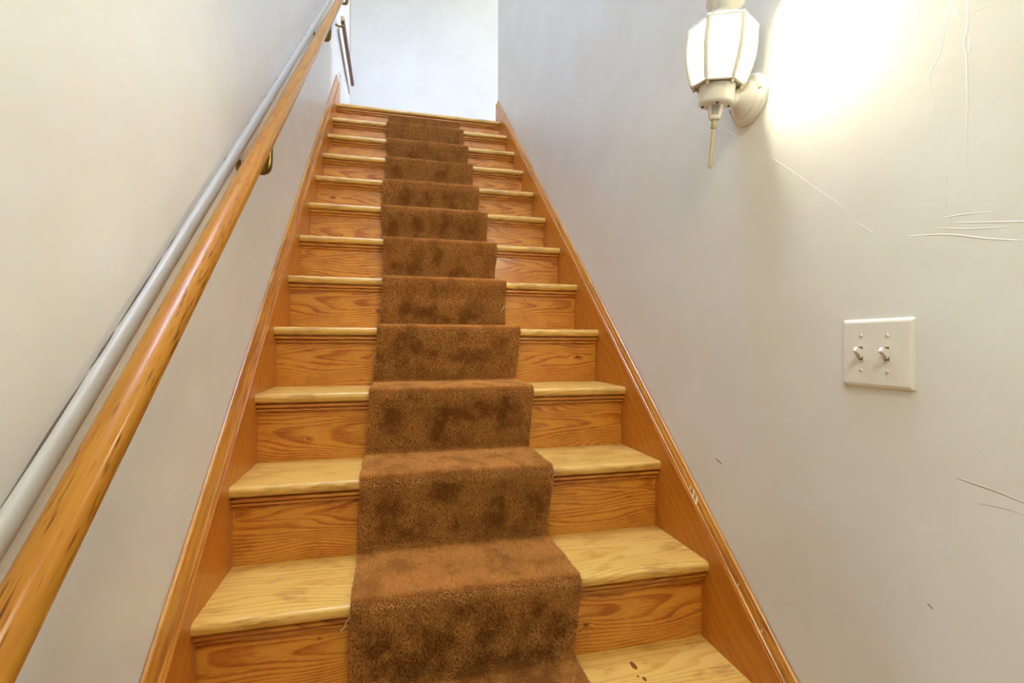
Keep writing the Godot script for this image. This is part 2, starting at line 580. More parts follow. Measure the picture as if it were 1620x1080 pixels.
func build_stairs() -> void:
	var s := thing("staircase", "straight varnished pine staircase rising between two white walls", "staircase", Vector3.ZERO)
	for i in range(-1, 13):
		var y := RISE * i
		var z := nose_z(i)
		var flip := -1.0 if rng.randf() < 0.5 else 1.0
		# tread: rounded front edge, then back under the next riser
		var pts := PackedVector2Array()
		var half := 0.0125
		for k in 9:
			var a := -PI / 2 + PI * k / 8.0
			pts.append(Vector2(-(0.0085 - cos(a) * 0.0085), sin(a) * half))
		var deep := RUN + 0.042
		if i == 12:
			deep = 0.05
		pts.append(Vector2(-deep, half))
		pts.append(Vector2(-deep, -half))
		var st := mb()
		# outline x is towards the camera (+z)
		sweep(st, pts, Vector3(0.0005, y, z), Vector3(WIDE - 0.0005, y, z), Vector3.BACK, Vector3.UP, Vector2(flip / 1.12, 1 / 0.36), Vector2(0.002 if flip > 0 else 0.998, rng.randf_range(0.02, 0.18)))
		mesh_node("tread", st.commit(), mats["tread_%d" % posmod(i * 2 + 1, 3)], s)
		# riser
		st = mb()
		var face := -0.030
		var low := RISE * (i - 1) + half if i > -1 else FLOOR
		var rp := PackedVector2Array([Vector2(face, low), Vector2(face, y - half), Vector2(face - 0.018, y - half), Vector2(face - 0.018, low)])
		sweep(st, rp, Vector3(0.0005, 0, z), Vector3(WIDE - 0.0005, 0, z), Vector3.BACK, Vector3.UP, Vector2(flip / 1.12, 1 / 0.21), Vector2(0.002 if flip > 0 else 0.998, rng.randf_range(0.0, 0.10)))
		mesh_node("riser", st.commit(), mats["riser_%d" % posmod(i * 3 + 1, 4)], s)
		# moulding under the nosing: fillet, cove, bead
		st = mb()
		var cp := PackedVector2Array([Vector2(face, -0.0375), Vector2(face + 0.0090, -0.0375), Vector2(face + 0.0112, -0.0360), Vector2(face + 0.0118, -0.0340), Vector2(face + 0.0108, -0.0315), Vector2(face + 0.0088, -0.0302), Vector2(face + 0.0052, -0.0298), Vector2(face + 0.0052, -0.0272)])
		for k in 6:
			var a := -PI / 2 + PI * k / 5.0
			cp.append(Vector2(face + 0.0150 + 0.0036 * cos(a), -0.0224 + 0.0046 * sin(a)))
		cp.append(Vector2(face + 0.0110, -0.0176))
		cp.append(Vector2(face + 0.0080, -0.0170))
		cp.append(Vector2(face + 0.0080, -half))
		cp.append(Vector2(face, -half))
		sweep(st, cp, Vector3(0.0005, y, z), Vector3(WIDE - 0.0005, y, z), Vector3.BACK, Vector3.UP, Vector2(flip / 1.12, 1 / 0.21), Vector2(0.002 if flip > 0 else 0.998, rng.randf()))
		mesh_node("nosing_moulding", st.commit(), mats["riser_%d" % posmod(i + 2, 4)], s)
	# stringers with their cap mouldings
	var zb := -0.42
	var dir := Vector3(0, NZ, -NY)
	for side in 2:
		var x0 := WALL_L + 0.0008 if side == 0 else WIDE
		var top_n := -0.487 if side == 0 else -0.484
		var zt := -3.60 if side == 0 else -3.545
		var poly := PackedVector2Array([Vector2(zb, on_slope(top_n, zb)), Vector2(zt, on_slope(top_n, zt)), Vector2(zt, on_slope(top_n - 0.33, zt)), Vector2(zb, on_slope(top_n - 0.33, zb))])
		var st := mb()
		stringer_board(st, poly, x0, 0.0192)
		var board := mesh_node("stringer", st.commit(), mats.stringer, s)
		var prof := PackedVector2Array([Vector2(0.0012, 0), Vector2(0.0135, 0), Vector2(0.0150, 0.0015), Vector2(0.0157, 0.004), Vector2(0.0150, 0.007), Vector2(0.0130, 0.0085), Vector2(0.0118, 0.011), Vector2(0.0120, 0.017), Vector2(0.0118, 0.024), Vector2(0.0104, 0.032), Vector2(0.0080, 0.038), Vector2(0.0078, 0.041), Vector2(0.0084, 0.0435), Vector2(0.0078, 0.047), Vector2(0.0056, 0.0495), Vector2(0.0030, 0.0505), Vector2(0.0012, 0.0505)])
		if side == 1:
			for k in prof.size():
				prof[k] = Vector2(prof[k].x * 1.05, prof[k].y * 0.56)
		var p := Vector3.RIGHT if side == 0 else Vector3.LEFT
		var xw := WALL_L if side == 0 else WALL_R
		st = mb()
		sweep(st, prof, Vector3(xw, on_slope(top_n, zb), zb), Vector3(xw, on_slope(top_n, zt), zt), p, Vector3(0, NY, NZ), Vector2(1 / 2.4, 1 / 0.09))
		mesh_node("cap_moulding", st.commit(), mats.moulding, board)
	# flakes of white paint left on the right-hand cap moulding
	for d in [[-1.085, 0.012, 0.0035], [-1.098, 0.014, 0.0022], [-1.112, 0.006, 0.0018], [-0.93, 0.004, 0.0010], [-1.30, 0.004, 0.0012], [-0.86, 0.005, 0.0011]]:
		var st := mb()
		lathe(st, PackedVector2Array([Vector2(1.0, 0), Vector2(0.9, 0.0007), Vector2(0.0, 0.0009)]), Vector3(WALL_R - 0.0125, on_slope(-0.4725, d[0]), d[0]), Vector3(-0.94, 0.34 * NY, 0.34 * NZ), 9, Vector2(d[1], d[2]))
		mesh_node("paint_flake", st.commit(), mats.flaked_paint, s)
	# drips of stain on the lowest tread in view
	for d in [[0.893, -0.99, 0.012, 0.028], [0.885, -0.955, 0.006, 0.006], [0.895, -0.945, 0.008, 0.014], [0.890, -0.930, 0.005, 0.009], [0.880, -0.918, 0.004, 0.006], [0.868, -0.905, 0.003, 0.005]]:
		var st := mb()
		lathe(st, PackedVector2Array([Vector2(0.5, 0), Vector2(0.42, 0.0005), Vector2(0.0, 0.0006)]), Vector3(d[0], 0.0126, d[1]), Vector3.UP, 14, Vector2(d[2], d[3]))
		mesh_node("varnish_drip", st.commit(), mats.varnish_drip, s)


func stringer_board(st: SurfaceTool, poly: PackedVector2Array, x0: float, thick: float) -> void:
	# grain runs with the slope
	var d := (poly[1] - poly[0]).normalized()
	var e := Vector2(-d.y, d.x)
	var uvs := []
	for q in poly:
		uvs.append(Vector2(q.dot(d) / 2.4, q.dot(e) / 0.3))
	for f in [[x0, Vector3.LEFT], [x0 + thick, Vector3.RIGHT]]:
		flat(st, Vector3(f[0], poly[0].y, poly[0].x), Vector3(f[0], poly[1].y, poly[1].x), Vector3(f[0], poly[2].y, poly[2].x), Vector3(f[0], poly[3].y, poly[3].x), f[1], uvs)
	var mid := (poly[0] + poly[2]) / 2
	for k in 4:
		var a := poly[k]
		var b := poly[(k + 1) % 4]
		var n := Vector2((b - a).y, -(b - a).x).normalized()
		if n.dot((a + b) / 2 - mid) < 0:
			n = -n
		flat(st, Vector3(x0, a.y, a.x), Vector3(x0 + thick, a.y, a.x), Vector3(x0 + thick, b.y, b.x), Vector3(x0, b.y, b.x), Vector3(0, n.y, n.x), [Vector2(0, 0), Vector2(0, 0.06), Vector2(1, 0.06), Vector2(1, 0)])


# ---- stair runner ------------------------------------------------------------
func build_runner() -> void:
	var s := thing("stair_runner", "worn brown carpet runner down the middle of the stairs", "carpet", Vector3.ZERO)
	var left := {-1: 0.280, 0: 0.281, 1: 0.284, 2: 0.288, 3: 0.303, 4: 0.317, 5: 0.330, 6: 0.328, 7: 0.313, 8: 0.316, 9: 0.325, 10: 0.333, 11: 0.326, 12: 0.338}
	var right := {-1: 0.765, 0: 0.770, 1: 0.777, 2: 0.785, 3: 0.793, 4: 0.807, 5: 0.808, 6: 0.814, 7: 0.814, 8: 0.809, 9: 0.812, 10: 0.815, 11: 0.818, 12: 0.822}
	# path in (z, y) of the top of the backing, with the outward normal and the step it belongs to
	var path := []
	var thick := 0.008
	for i in range(-1, 12):
		var y := RISE * i + 0.0125 + thick
		var z := nose_z(i)
		# up the riser of this step is laid by the step before; start on the nosing
		var rad := 0.019
		for k in 9:
			var a := PI * 0.5 + 0.25 - (PI * 0.5 + 0.25) * k / 8.0      # from hanging to lying
			path.append([Vector2(z + thick - rad + cos(PI / 2 - a) * rad, y - rad + sin(PI / 2 - a) * rad), Vector2(cos(PI / 2 - a), sin(PI / 2 - a)), float(i), 0.0])
		var zb := nose_z(i + 1) - 0.030 + 0.004
		for k in range(1, 7):
			path.append([Vector2(lerpf(z + thick - rad, zb + 0.028, k / 6.0), y), Vector2(0, 1), float(i) + 0.1 * k / 6.0, 0.0])
		# concave turn up the next riser
		var rc := 0.024
		for k in range(1, 6):
			var a := -PI / 2 - (PI / 2 - 0.06) * k / 6.0
			path.append([Vector2(zb + 0.007 + rc + cos(a) * rc, y + rc + sin(a) * rc), -Vector2(cos(a), sin(a)), float(i) + 0.12 + 0.1 * k / 6.0, 0.5])
		var foot: Vector2 = path[path.size() - 1][0]
		var yn := RISE * (i + 1)
		var head := Vector2(nose_z(i + 1) + 0.006, yn - 0.012) if i < 11 else Vector2(nose_z(i + 1) - 0.030 + 0.024, yn - 0.0145)
		var nn := Vector2((head - foot).y, -(head - foot).x).normalized()
		for k in range(1, 9):
			var t := k / 9.0
			# the cloth hangs a little slack under the nosing
			var sag := sin(t * PI) * 0.002
			if i == 4 and t > 0.55:
				sag += 0.006 * sin((t - 0.55) / 0.45 * PI)
			path.append([foot.lerp(head, t) - nn * sag, nn, float(i) + 0.25 + 0.75 * t, 1.0])
	var count := path.size()
	var wob := FastNoiseLite.new()
	wob.seed = 5
	wob.frequency = 7.0
	var arc := [0.0]
	for k in range(1, count):
		arc.append(arc[k - 1] + path[k][0].distance_to(path[k - 1][0]))
	var lefts := []
	var rights := []
	for k in count:
		var f: float = path[k][2]
		var i := int(floor(f))
		var j := mini(i + 1, 12)
		var t := f - i
		lefts.append(lerpf(left[i], left[j], t) + wob.get_noise_2d(arc[k], 0.0) * 0.005)
		rights.append(lerpf(right[i], right[j], t) + wob.get_noise_2d(arc[k], 40.0) * 0.005)
	# backing: top face, both edges
	var st := mb()
	var cols := 12
	for k in count - 1:
		for c in cols:
			var ps := []
			var ns := []
			var us := []
			for w in [[k, c], [k + 1, c], [k + 1, c + 1], [k, c + 1]]:
				var q: Vector2 = path[w[0]][0]
				var n: Vector2 = path[w[0]][1]
				ps.append(Vector3(lerpf(lefts[w[0]], rights[w[0]], float(w[1]) / cols), q.y, q.x))
				ns.append(Vector3(0, n.y, n.x))
				us.append(Vector2(float(w[1]) / cols, arc[w[0]]))
			quad(st, ps, ns, us)
		for side in 2:
			var e: Array = lefts if side == 0 else rights
			var n3 := Vector3.LEFT if side == 0 else Vector3.RIGHT
			var a: Vector2 = path[k][0]
			var b: Vector2 = path[k + 1][0]
			var a2: Vector2 = a - path[k][1] * (thick - 0.0025)
			var b2: Vector2 = b - path[k + 1][1] * (thick - 0.0025)
			flat(st, Vector3(e[k], a.y, a.x), Vector3(e[k + 1], b.y, b.x), Vector3(e[k + 1], b2.y, b2.x), Vector3(e[k], a2.y, a2.x), n3)
	mesh_node("backing", st.commit(), mats.carpet_backing, s)
	# pile: short bent tufts
	var tuft := mb()
	var prev := []
	for l in 3:
		var t := l / 2.0
		var ring := []
		for k in 3:
			var a := TAU * k / 3.0
			var r := 0.00125 * (1.0 - 0.55 * t)
			ring.append(Vector3(cos(a) * r, 0.0045 * t, sin(a) * r + 0.0014 * t * t))
		if l > 0:
			for k in 3:
				var j := (k + 1) % 3
				var n: Vector3 = (prev[k] + prev[j] - Vector3(0, prev[k].y * 2, 0)).normalized()
				n = (n + Vector3(0, 0.5, 0)).normalized()
				quad(tuft, [prev[k], prev[j], ring[j], ring[k]], [n, n, n, n], [Vector2.ZERO, Vector2.ZERO, Vector2.ZERO, Vector2.ZERO])
		prev = ring
	tri(tuft, prev, [Vector3.UP, Vector3.UP, Vector3.UP], [Vector2.ZERO, Vector2.ZERO, Vector2.ZERO])
	var r2 := RandomNumberGenerator.new()
	r2.seed = 77
	var stain := FastNoiseLite.new()
	stain.seed = 8
	stain.frequency = 11.0
	stain.fractal_octaves = 3
	var big := FastNoiseLite.new()
	big.seed = 18
	big.frequency = 4.0
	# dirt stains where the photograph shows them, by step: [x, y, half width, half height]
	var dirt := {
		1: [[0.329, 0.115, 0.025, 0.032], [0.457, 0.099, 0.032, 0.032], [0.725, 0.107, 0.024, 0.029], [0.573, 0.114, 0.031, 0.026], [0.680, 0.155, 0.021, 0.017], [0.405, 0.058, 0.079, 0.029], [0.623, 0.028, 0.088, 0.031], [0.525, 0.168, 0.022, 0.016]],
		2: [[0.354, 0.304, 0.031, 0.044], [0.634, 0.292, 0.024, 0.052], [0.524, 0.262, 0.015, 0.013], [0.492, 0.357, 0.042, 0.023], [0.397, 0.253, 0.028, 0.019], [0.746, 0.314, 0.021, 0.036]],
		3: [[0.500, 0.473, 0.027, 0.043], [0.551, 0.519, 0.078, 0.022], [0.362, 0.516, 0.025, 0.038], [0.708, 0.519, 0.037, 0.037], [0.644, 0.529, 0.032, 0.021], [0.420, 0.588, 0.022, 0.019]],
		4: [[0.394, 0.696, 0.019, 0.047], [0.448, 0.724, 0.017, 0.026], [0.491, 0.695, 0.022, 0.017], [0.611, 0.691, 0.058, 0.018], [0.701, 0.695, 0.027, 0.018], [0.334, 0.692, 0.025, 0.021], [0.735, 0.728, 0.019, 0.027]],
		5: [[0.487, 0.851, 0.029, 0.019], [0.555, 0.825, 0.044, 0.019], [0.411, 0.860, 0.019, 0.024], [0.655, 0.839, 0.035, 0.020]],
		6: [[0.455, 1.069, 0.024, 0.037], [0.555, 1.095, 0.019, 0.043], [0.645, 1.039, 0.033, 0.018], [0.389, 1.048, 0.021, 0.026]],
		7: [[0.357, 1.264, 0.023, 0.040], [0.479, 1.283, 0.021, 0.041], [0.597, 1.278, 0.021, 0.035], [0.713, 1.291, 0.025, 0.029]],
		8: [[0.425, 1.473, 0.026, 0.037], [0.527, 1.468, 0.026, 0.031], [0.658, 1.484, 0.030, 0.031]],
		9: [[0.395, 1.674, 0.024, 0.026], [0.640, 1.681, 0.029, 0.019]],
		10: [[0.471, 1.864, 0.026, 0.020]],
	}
	var spots: Array[Transform3D] = []
	var tones: PackedColorArray = []
	for k in count - 1:
		var len_k: float = arc[k + 1] - arc[k]
		var step: float = path[k][2]
		# nearer steps are denser in the eye; farther ones need fewer
		var gap := 0.0018 if step < 3.2 else (0.0021 if step < 7.0 else 0.0024)
		var n_k := int(len_k * 0.49 / (gap * gap))
		for c in n_k:
			var t := r2.randf()
			var u := r2.randf()
			var q: Vector2 = path[k][0].lerp(path[k + 1][0], t)
			var n2: Vector2 = path[k][1].lerp(path[k + 1][1], t).normalized()
			var x := lerpf(lerpf(lefts[k], lefts[k + 1], t), lerpf(rights[k], rights[k + 1], t), u)
			var n3 := Vector3(0, n2.y, n2.x)
			var fwd := Vector3(0, -n2.x, n2.y)     # downhill
			var turn := r2.randf_range(-1.2, 1.2)
			var side := Vector3.RIGHT
			var zz := (fwd * cos(turn) + side * sin(turn)).normalized()
			var lean := r2.randf_range(-0.2, 0.2)
			var yy := (n3 + side * lean + fwd * r2.randf_range(0.0, 0.4)).normalized()
			var xx := yy.cross(zz).normalized()
			zz = xx.cross(yy).normalized()
			var sc := r2.randf_range(0.8, 1.25)
			var h := sc * r2.randf_range(0.85, 1.15) * (1.0 if gap < 0.0023 else 0.9)
			var thick_sc := sc * gap / 0.0020
			spots.append(Transform3D(Basis(xx * thick_sc, yy * h, zz * thick_sc), Vector3(x, q.y, q.x)))
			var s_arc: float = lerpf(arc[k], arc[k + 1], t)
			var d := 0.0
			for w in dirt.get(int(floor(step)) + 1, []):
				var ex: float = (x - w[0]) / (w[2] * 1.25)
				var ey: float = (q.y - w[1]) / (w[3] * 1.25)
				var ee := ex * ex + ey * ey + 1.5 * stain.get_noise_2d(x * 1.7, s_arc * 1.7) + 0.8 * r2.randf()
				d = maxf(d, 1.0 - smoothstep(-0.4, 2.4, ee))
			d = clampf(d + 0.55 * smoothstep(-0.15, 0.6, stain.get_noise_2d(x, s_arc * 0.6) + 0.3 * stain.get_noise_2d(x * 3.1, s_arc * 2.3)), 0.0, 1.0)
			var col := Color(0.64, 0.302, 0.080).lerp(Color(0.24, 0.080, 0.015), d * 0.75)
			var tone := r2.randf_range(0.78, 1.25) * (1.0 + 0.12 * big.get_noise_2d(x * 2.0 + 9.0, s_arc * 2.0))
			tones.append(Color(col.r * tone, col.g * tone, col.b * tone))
	var mm := MultiMesh.new()
	mm.transform_format = MultiMesh.TRANSFORM_3D
	mm.use_colors = true
	mm.mesh = tuft.commit()
	mm.instance_count = spots.size()
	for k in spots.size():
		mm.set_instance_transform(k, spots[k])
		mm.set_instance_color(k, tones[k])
	print("tufts ", spots.size())
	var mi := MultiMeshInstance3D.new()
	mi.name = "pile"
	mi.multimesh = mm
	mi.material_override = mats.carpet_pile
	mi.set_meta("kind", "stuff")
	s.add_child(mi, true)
	# specks of lint caught in the pile
	st = mb()
	for c in 130:
		var k := r2.randi_range(8, count - 3)
		var q: Vector2 = path[k][0] + path[k][1] * 0.0044
		var x := lerpf(lefts[k], rights[k], r2.randf_range(0.04, 0.96))
		var sz := r2.randf_range(0.0006, 0.0013)
		lathe(st, PackedVector2Array([Vector2(0, -0.7 * sz), Vector2(0.8, -0.4 * sz), Vector2(1, 0.1 * sz), Vector2(0.5, 0.6 * sz), Vector2(0, 0.7 * sz)]), Vector3(x, q.y, q.x), Vector3(0, path[k][1].y, path[k][1].x), 6, Vector2(1, 1) * sz)
	var li := mesh_node("lint", st.commit(), mats.lint, s)
	li.set_meta("kind", "stuff")
	# frayed threads at the left edge
	for e in [[1.0, 1.0], [2.24, 0.0], [3.7, 0.8], [4.3, 0.0]]:
		var best := 0
		for k in count:
			if absf(path[k][2] - e[0]) < absf(path[best][2] - e[0]):
				best = k
		var q: Vector2 = path[best][0]
		var o := Vector3(lefts[best], q.y, q.x + 0.004)
		st = mb()
		tube(st, smooth_path([o, o + Vector3(-0.006, 0.002 - 0.008 * e[1], 0.006), o + Vector3(-0.009, 0.003 - 0.016 * e[1], 0.009), o + Vector3(-0.016, 0.005 - 0.024 * e[1], 0.010)]), range(19).map(func(_k): return 0.0006), 5)
		mesh_node("loose_thread", st.commit(), mats.lint, s)
	# fold of cloth lost at the right edge of the fifth riser: pale scrap
	st = mb()
	tube(st, smooth_path([Vector3(0.788, 0.855, -1.895), Vector3(0.792, 0.868, -1.894), Vector3(0.799, 0.874, -1.894), Vector3(0.802, 0.886, -1.892)]), range(19).map(func(k): return 0.0012 + 0.0012 * sin(k / 18.0 * PI)), 6)
	mesh_node("loose_thread", st.commit(), mats.lint, s)


# ---- handrail and the painted moulding behind it ------------------------------
func build_handrail() -> void:
	var n := 0.041
	var za := -0.08
	var zb := -3.86
	var a := Vector3(0.055, on_slope(n, za), za)
	var b := Vector3(0.055, on_slope(n, zb), zb)
	var s := thing("handrail", "round varnished wooden handrail on brass brackets along the left wall", "handrail", Vector3.ZERO)
	var circle := PackedVector2Array()
	for k in 40:
		circle.append(Vector2(cos(TAU * k / 40.0), sin(TAU * k / 40.0)) * 0.0205)
	var st := mb()
	sweep(st, circle, a, b, Vector3.RIGHT, Vector3(0, NY, NZ), Vector2(1 / 5.6, 1 / 0.129), Vector2.ZERO, 10)
	mesh_node("rail", st.commit(), mats.rail, s)
	for c in [[1.187, -1.375], [2.272, -2.600], [3.112, -3.568]]:
		var y: float = c[0]
		var z: float = c[1]
		var br := Node3D.new()
		br.name = "bracket"
		s.add_child(br, true)
		br.position = Vector3(WALL_L, y, z)
		st = mb()
		lathe(st, PackedVector2Array([Vector2(0.020, 0), Vector2(0.020, 0.002), Vector2(0.0185, 0.0042), Vector2(0.013, 0.0058), Vector2(0.0, 0.0066)]), Vector3.ZERO, Vector3.RIGHT, 28, Vector2(1.15, 0.95))
		mesh_node("rosette", st.commit(), mats.brass, br)
		st = mb()
		var up := on_slope(n, z) - y
		var pts := [Vector3(0.004, 0, 0), Vector3(0.026, -0.005, 0), Vector3(0.050, -0.010, 0), Vector3(0.066, -0.004, 0.002), Vector3(0.0715, 0.018, 0.004), Vector3(0.074, up - 0.022, 0.004)]
		tube(st, smooth_path(pts), range(31).map(func(k): return 0.0085 if k < 12 else 0.0085 + 0.0025 * sin((k - 12) / 18.0 * PI)), 14)
		mesh_node("bracket_arm", st.commit(), mats.brass, br)
		st = mb()
		var mid := Vector3(0.075, up, 0) - Vector3(0, NY, NZ) * 0.0208
		tube(st, [mid - Vector3(0, NZ, -NY) * 0.028, mid - Vector3(0, NZ, -NY) * 0.024, mid + Vector3(0, NZ, -NY) * 0.024, mid + Vector3(0, NZ, -NY) * 0.028], [0.004, 0.009, 0.009, 0.004], 12, 0.45)
		mesh_node("saddle", st.commit(), mats.brass, br)
		for k in 2:
			st = mb()
			lathe(st, PackedVector2Array([Vector2(0.0034, 0.0045), Vector2(0.003, 0.0062), Vector2(0, 0.0068)]), Vector3(0, 0.014 if k == 0 else -0.014, 0), Vector3.RIGHT, 10)
			mesh_node("screw", st.commit(), mats.brass, br)
	# half-round painted moulding on the wall
	var m := thing("painted_wall_moulding", "greyish white half-round wooden moulding on the left wall behind the handrail", "moulding", Vector3.ZERO)
	var prof := PackedVector2Array([Vector2(0.0006, 0.0)])
	for k in 11:
		var t := PI * k / 10.0
		prof.append(Vector2(0.0015 + 0.0135 * sin(t) ** 0.8, 0.0145 - 0.0145 * cos(t)))
	prof.append(Vector2(0.0006, 0.029))
	st = mb()
	za = -0.20
	zb = -3.62
	sweep(st, prof, Vector3(WALL_L, on_slope(-0.0065, za), za), Vector3(WALL_L, on_slope(-0.0065, zb), zb), Vector3.RIGHT, Vector3(0, NY, NZ))
	mesh_node("moulding", st.commit(), mats.greyish_paint, m)
	# split along its upper edge
	var r2 := RandomNumberGenerator.new()
	r2.seed = 3
	var t0 := 0.35
	while t0 < 3.1:
		var ln := r2.randf_range(0.05, 0.22) if t0 < 0.95 else r2.randf_range(0.01, 0.06)
		st = mb()
		var path := []
		var rad := []
		for k in 9:
			var z := -(t0 + ln * k / 8.0)
			var nn := 0.0226 + r2.randf_range(-0.0006, 0.0008)
			path.append(Vector3(WALL_L + 0.0006, on_slope(nn, z), z))
			rad.append((0.0015 if t0 < 0.9 else 0.0009) * sin(PI * (k + 0.5) / 9.0))
		tube(st, path, rad, 6)
		mesh_node("open_joint", st.commit(), mats.grime, m)
		t0 += ln + (r2.randf_range(0.0, 0.015) if t0 < 0.9 else r2.randf_range(0.02, 0.25))


# ---- landing -----------------------------------------------------------------
func build_landing() -> void:
	var s := thing("landing_handrail", "short dark brown level handrail on the landing wall at the stair top", "handrail", Vector3.ZERO)
	var st := mb()
	plate(st, Vector3(0.028, 2.948, -3.50), Vector3.RIGHT, Vector3.UP, Vector3.FORWARD, [[0.020, 0.026, 0.006, 0.0], [0.026, 0.034, 0.009, 0.004], [0.026, 0.034, 0.009, 0.860], [0.020, 0.026, 0.006, 0.864]])
	mesh_node("rail", st.commit(), mats.dark_rail_wood, s)
	for z in [-3.53]:
		st = mb()
		tube(st, smooth_path([Vector3(WALL_L + 0.001, 2.925, z), Vector3(0.0, 2.915, z), Vector3(0.022, 2.918, z), Vector3(0.028, 2.934, z)]), range(19).map(func(_k): return 0.0065), 10)
		mesh_node("bracket", st.commit(), mats.brass, s)
	st = mb()
	plate(st, Vector3(0.028, 2.948, -3.499), Vector3.RIGHT, Vector3.UP, Vector3.BACK, [[0.022, 0.030, 0.008, 0.0], [0.024, 0.030, 0.008, 0.010], [0.012, 0.016, 0.005, 0.013]])
	mesh_node("end_cap", st.commit(), mats.lamp_brass, s)
	var m := thing("landing_wall_moulding", "short white moulding on the landing wall under the brown rail", "moulding", Vector3.ZERO)
	st = mb()
	var prof := PackedVector2Array([Vector2(0.0, 0.0), Vector2(0.009, 0.002), Vector2(0.013, 0.010), Vector2(0.013, 0.020), Vector2(0.009, 0.028), Vector2(0.0, 0.030)])
	sweep(st, prof, Vector3(WALL_L, 2.955, -3.66), Vector3(WALL_L, 2.955, -4.56), Vector3.RIGHT, Vector3.UP)
	mesh_node("moulding", st.commit(), mats.greyish_paint, m)
	# baseboard of the landing, left side
	st = mb()
	var bp := PackedVector2Array([Vector2(0, 0), Vector2(0.016, 0), Vector2(0.016, 0.33), Vector2(0.019, 0.335), Vector2(0.019, 0.348), Vector2(0.012, 0.356), Vector2(0.006, 0.370), Vector2(0, 0.374)])
	sweep(st, bp, Vector3(WALL_L, LANDING, -3.72), Vector3(WALL_L, LANDING, FAR + 0.001), Vector3.RIGHT, Vector3.UP)
	structure("baseboard_left", st, mats.wall_paint, "tall white baseboard of the landing", "baseboard")
	# corner bead where the landing walls meet
	st = mb()
	box(st, Vector3(WALL_L, 3.30, FAR), Vector3(WALL_L + 0.010, TOP, FAR + 0.008))
	structure("trim_1", st, mats.smudge, "thin brown corner bead at the far end of the landing", "trim")


# ---- wall lantern ------------------------------------------------------------
func lantern_radius(t: float) -> float:
	# t = 0 at the bottom rim, 1 at the top rim
	return lerpf(0.0505, 0.0650, t) + 0.0070 * sin(PI * minf(t * 1.08, 1.0))


